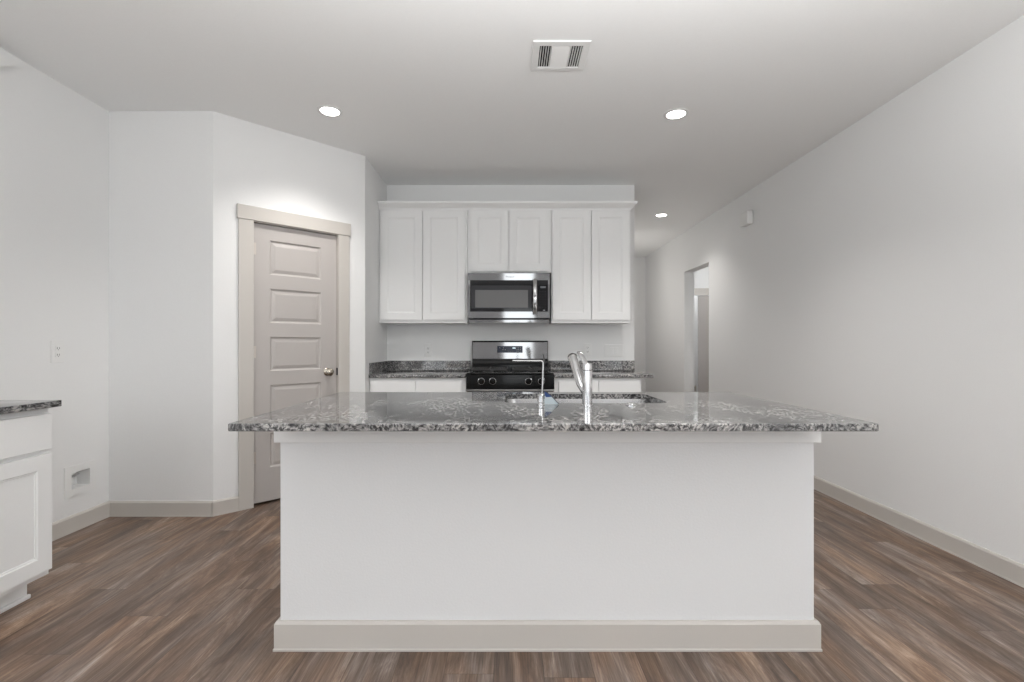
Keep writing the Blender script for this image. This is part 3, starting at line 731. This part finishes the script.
# the maker's word on the top rail
cu = bpy.data.curves.new('wordmark', 'FONT'); cu.body = 'Whirlpool'; cu.size = 0.019; cu.extrude = 0.0003; cu.align_x = 'CENTER'
co = bpy.data.objects.new('wordmark', cu); COL.objects.link(co)
bpy.context.view_layer.update()
me = bpy.data.meshes.new_from_object(co.evaluated_get(bpy.context.evaluated_depsgraph_get()))
bpy.data.objects.remove(co)
me.transform(Matrix.Rotation(PI/2, 4, 'X')); me.materials.clear(); me.materials.append(M['logo'])
wo = bpy.data.objects.new('wordmark', me); COL.objects.link(wo); wo.parent = t
wo.location = (mx(509.8)-og.x, MY+0.0008-og.y, mz(277.4)-og.z)

# ------------------------------------------------------------------ outlets and boxes on walls
def outlet(label, loc, rz, W=0.075, Hh=0.12, gang=1, group=None):
    """local: plate on plane y=0 facing -y, centred"""
    t = thing('wall_outlet', label, 'outlet', loc, rz, group)
    link('cover_plate', BX(-W/2, W/2, -0.006, -0.0005, -Hh/2, Hh/2, 0.0025), 'plastic', t)
    for g in range(gang):
        cx = (g-(gang-1)/2)*0.046
        if gang == 1:
            for z in (-0.02, 0.02):
                s_ = link('socket', BX(cx-0.017, cx+0.017, -0.0085, -0.006, z-0.014, z+0.014, 0.002), 'plastic', t)
                bm = bmesh.new(); box(bm, cx-0.008, cx-0.0055, -0.0092, -0.0085, z-0.004, z+0.007); box(bm, cx+0.0055, cx+0.008, -0.0092, -0.0085, z-0.004, z+0.007); box(bm, cx-0.002, cx+0.002, -0.0092, -0.0085, z-0.011, z-0.007)
                link('slots', bm, 'slot', s_)
        else:
            link('rocker', BX(cx-0.017, cx+0.017, -0.0085, -0.006, -0.034, 0.034, 0.002), 'plastic', t)
    return t
outlet('white duplex outlet on the left wall above the foreground cabinet', (XL, 2.927, 1.13), PI/2, 0.085, 0.135)
outlet('white duplex outlet on the back wall left of the range', ((428.3-508)/100, YB, 1.118), 0, 0.073, 0.13)
outlet('white single outlet on the back wall nearest the range on its right', ((587.5-508)/100, YB, 1.125), 0, 0.073, 0.12)
outlet('wide white double switch plate on the back wall near its right end', ((613.8-508)/100, YB, 1.115), 0, 0.185, 0.12, 2)

# recessed water-line box low on the left wall (local: faces -y)
t = thing('water_supply_box', 'recessed white plastic water supply box low on the left wall', 'box', (XL, 3.085, 0.317), PI/2)
ow, oh = 0.066, 0.052
bm = bmesh.new(); wall(bm, 0.225, 0.006, 0, 0.19, [(0.1125-ow, 0.1125+ow, 0.095-oh, 0.095+oh)]); bmesh.ops.translate(bm, verts=bm.verts, vec=(-0.1125, -0.0065, -0.095))
link('flange', bm, 'plastic', t)
bm = bmesh.new()      # the cup let into the wall
fr_ = [(-ow, -oh), (ow, -oh), (ow, oh), (-ow, oh)]
rs = [[bm.verts.new((x*k, y, z*k)) for x, z in fr_] for k, y in ((1.0, -0.006), (0.97, 0.080), (1.02, 0.082), (1.02, -0.0005))]
loft(bm, [rs[0], rs[1]], cap=False); bm.faces.new(rs[1]); loft(bm, [rs[2], rs[3]], cap=False); bm.faces.new(rs[2])
for i in range(4): bm.faces.new((rs[0][i], rs[0][(i+1) % 4], rs[3][(i+1) % 4], rs[3][i]))
link('recess', bm, 'plastic', t)
bm = bmesh.new(); lathe(bm, (0.01, 0.079, 0.012), (0, -1, 0), [(0, 0.011), (0.012, 0.011), (0.016, 0.007), (0.032, 0.007)], 12); tube(bm, [(0.01, 0.05, 0.012), (0.045, 0.045, 0.022)], 0.005, 8)
link('shutoff_valve', bm, 'chrome', t, smooth=True)

# door chime box on the right wall
bm = BX(XR-0.062, XR-0.001, 4.925, 5.087, 2.405, 2.545, 0.012, 4)
tag(link('door_chime', bm, 'plastic', smooth=True), 'small white chime box high on the right wall', 'chime')
# fitting of unknown use at the left edge of the frame, high on the left wall
bm = bmesh.new(); prism(bm, [(2.30, 2.715), (2.60, 2.712), (2.652, 2.704), (2.60, 2.668), (2.50, 2.60), (2.30, 2.50)], 'x', XL+0.001, XL+0.05)
tag(link('wall_vent_cover', bm, 'plastic'), 'white pointed fitting high on the left wall, cut by the frame edge', 'fitting')

# ------------------------------------------------------------------ ceiling fittings
def can(px, py, label, k=1.0):
    dz = (345-py); Y = (H-1.17)*F/dz; Xw = (px-508)*Y/F
    t = thing('recessed_light', label, 'ceiling light', (Xw, Y, H))
    bm = bmesh.new(); n = 32
    rs = [[bm.verts.new((r*math.cos(2*PI*i/n), r*math.sin(2*PI*i/n), z)) for i in range(n)] for r, z in ((0.085, -0.0005), (0.084, -0.004), (0.064, -0.006), (0.061, -0.003), (0.061, -0.0005))]
    loft(bm, rs, cap=False); link('trim_ring', bm, 'plastic', t, smooth=True)
    bm = bmesh.new(); lathe(bm, (0, 0, -0.0006), (0, 0, -1), [(0, 0.061), (0.002, 0.060), (0.0025, 0.002)], 32)
    link('lens', bm, 'lamp', t, smooth=True)
    ld = bpy.data.lights.new('lamp_light', 'SPOT'); ld.energy = CAN_W*k; ld.spot_size = math.radians(125); ld.spot_blend = 1.0; ld.shadow_soft_size = 0.05; ld.color = (1.0, 0.965, 0.93)
    lo = bpy.data.objects.new('lamp_light', ld); COL.objects.link(lo); lo.parent = t; lo.location = (0, 0, -0.06)
    return t
can(330, 111, 'round recessed light in the ceiling in front of the pantry door')
can(676, 114, 'round recessed light in the ceiling above the right end of the island')
can(661.5, 215, 'round recessed light farthest away, in the passage ceiling', 0.6)
ld = bpy.data.lights.new('side_room_light', 'POINT'); ld.energy = 22; ld.shadow_soft_size = 0.15  # fill light added in the side room, no fixture built
lo = bpy.data.objects.new('side_room_light', ld); COL.objects.link(lo); lo.location = (3.7, 7.0, 2.5)

ld = bpy.data.lights.new('closet_light', 'POINT'); ld.energy = 6; ld.shadow_soft_size = 0.1  # added lamp so the space behind the far door is bright
lo = bpy.data.objects.new('closet_light', ld); COL.objects.link(lo); lo.location = (3.5, 8.85, 2.4)
# three-way ceiling register
vx0, vx1, vy0, vy1 = 0.132, 0.438, 2.537, 2.812
t = thing('ceiling_vent', 'white rectangular air register in the ceiling above the island', 'vent', ((vx0+vx1)/2, (vy0+vy1)/2, H)); og = t.location
ix0, ix1, iy0, iy1 = vx0+0.038, vx1-0.038, vy0+0.040, vy1-0.040
bm = bmesh.new()
rs = []
for o, z in ((0, -0.0005), (0, -0.002), (0.002, -0.0085), (0.034, -0.0095), (0.038, -0.008), (0.038, -0.0005)):
    rs.append([bm.verts.new((x, y, H+z)) for x, y in ((vx0+o, vy0+o), (vx1-o, vy0+o), (vx1-o, vy1-o), (vx0+o, vy1-o))])
loft(bm, rs, cap=False); link('frame', bm, 'plastic', t, origin=og)
link('duct_opening', BX(ix0-.001, ix1+.001, iy0-.001, iy1+.001, H-0.002, H-0.0006), 'void', t, origin=og)  # dark sheet standing in for the shade inside the duct
W3 = ix1-ix0; c0, c1 = ix0+W3*0.29, ix1-W3*0.29
for name_, a, b, sg in (('louver_bank', ix0, c0, 1), ('louver_bank', c1, ix1, -1)):
    bm = bmesh.new(); n = 5; st = (b-a)/n
    for k in range(n):
        x = a+(k+0.5)*st
        prism(bm, [(x+sg*0.0045, H-0.0022), (x+sg*0.0035, H-0.0022), (x-sg*0.0012, H-0.0085), (x-sg*0.0002, H-0.0085)], 'y', iy0, iy1)
    link(name_, bm, 'plastic', t, origin=og)
bm = bmesh.new(); n = 9; st = (iy1-iy0)/n
for k in range(n):
    y = iy0+(k+0.5)*st
    prism(bm, [(y-0.010, H-0.0025), (y-0.0085, H-0.0025), (y+0.012, H-0.0085), (y+0.0105, H-0.0085)], 'x', c0+0.002, c1-0.002)
box(bm, c0-0.002, c0+0.002, iy0, iy1, H-0.0085, H-0.0025); box(bm, c1-0.002, c1+0.002, iy0, iy1, H-0.0085, H-0.0025)
link('center_louvers', bm, 'plastic', t, origin=og)
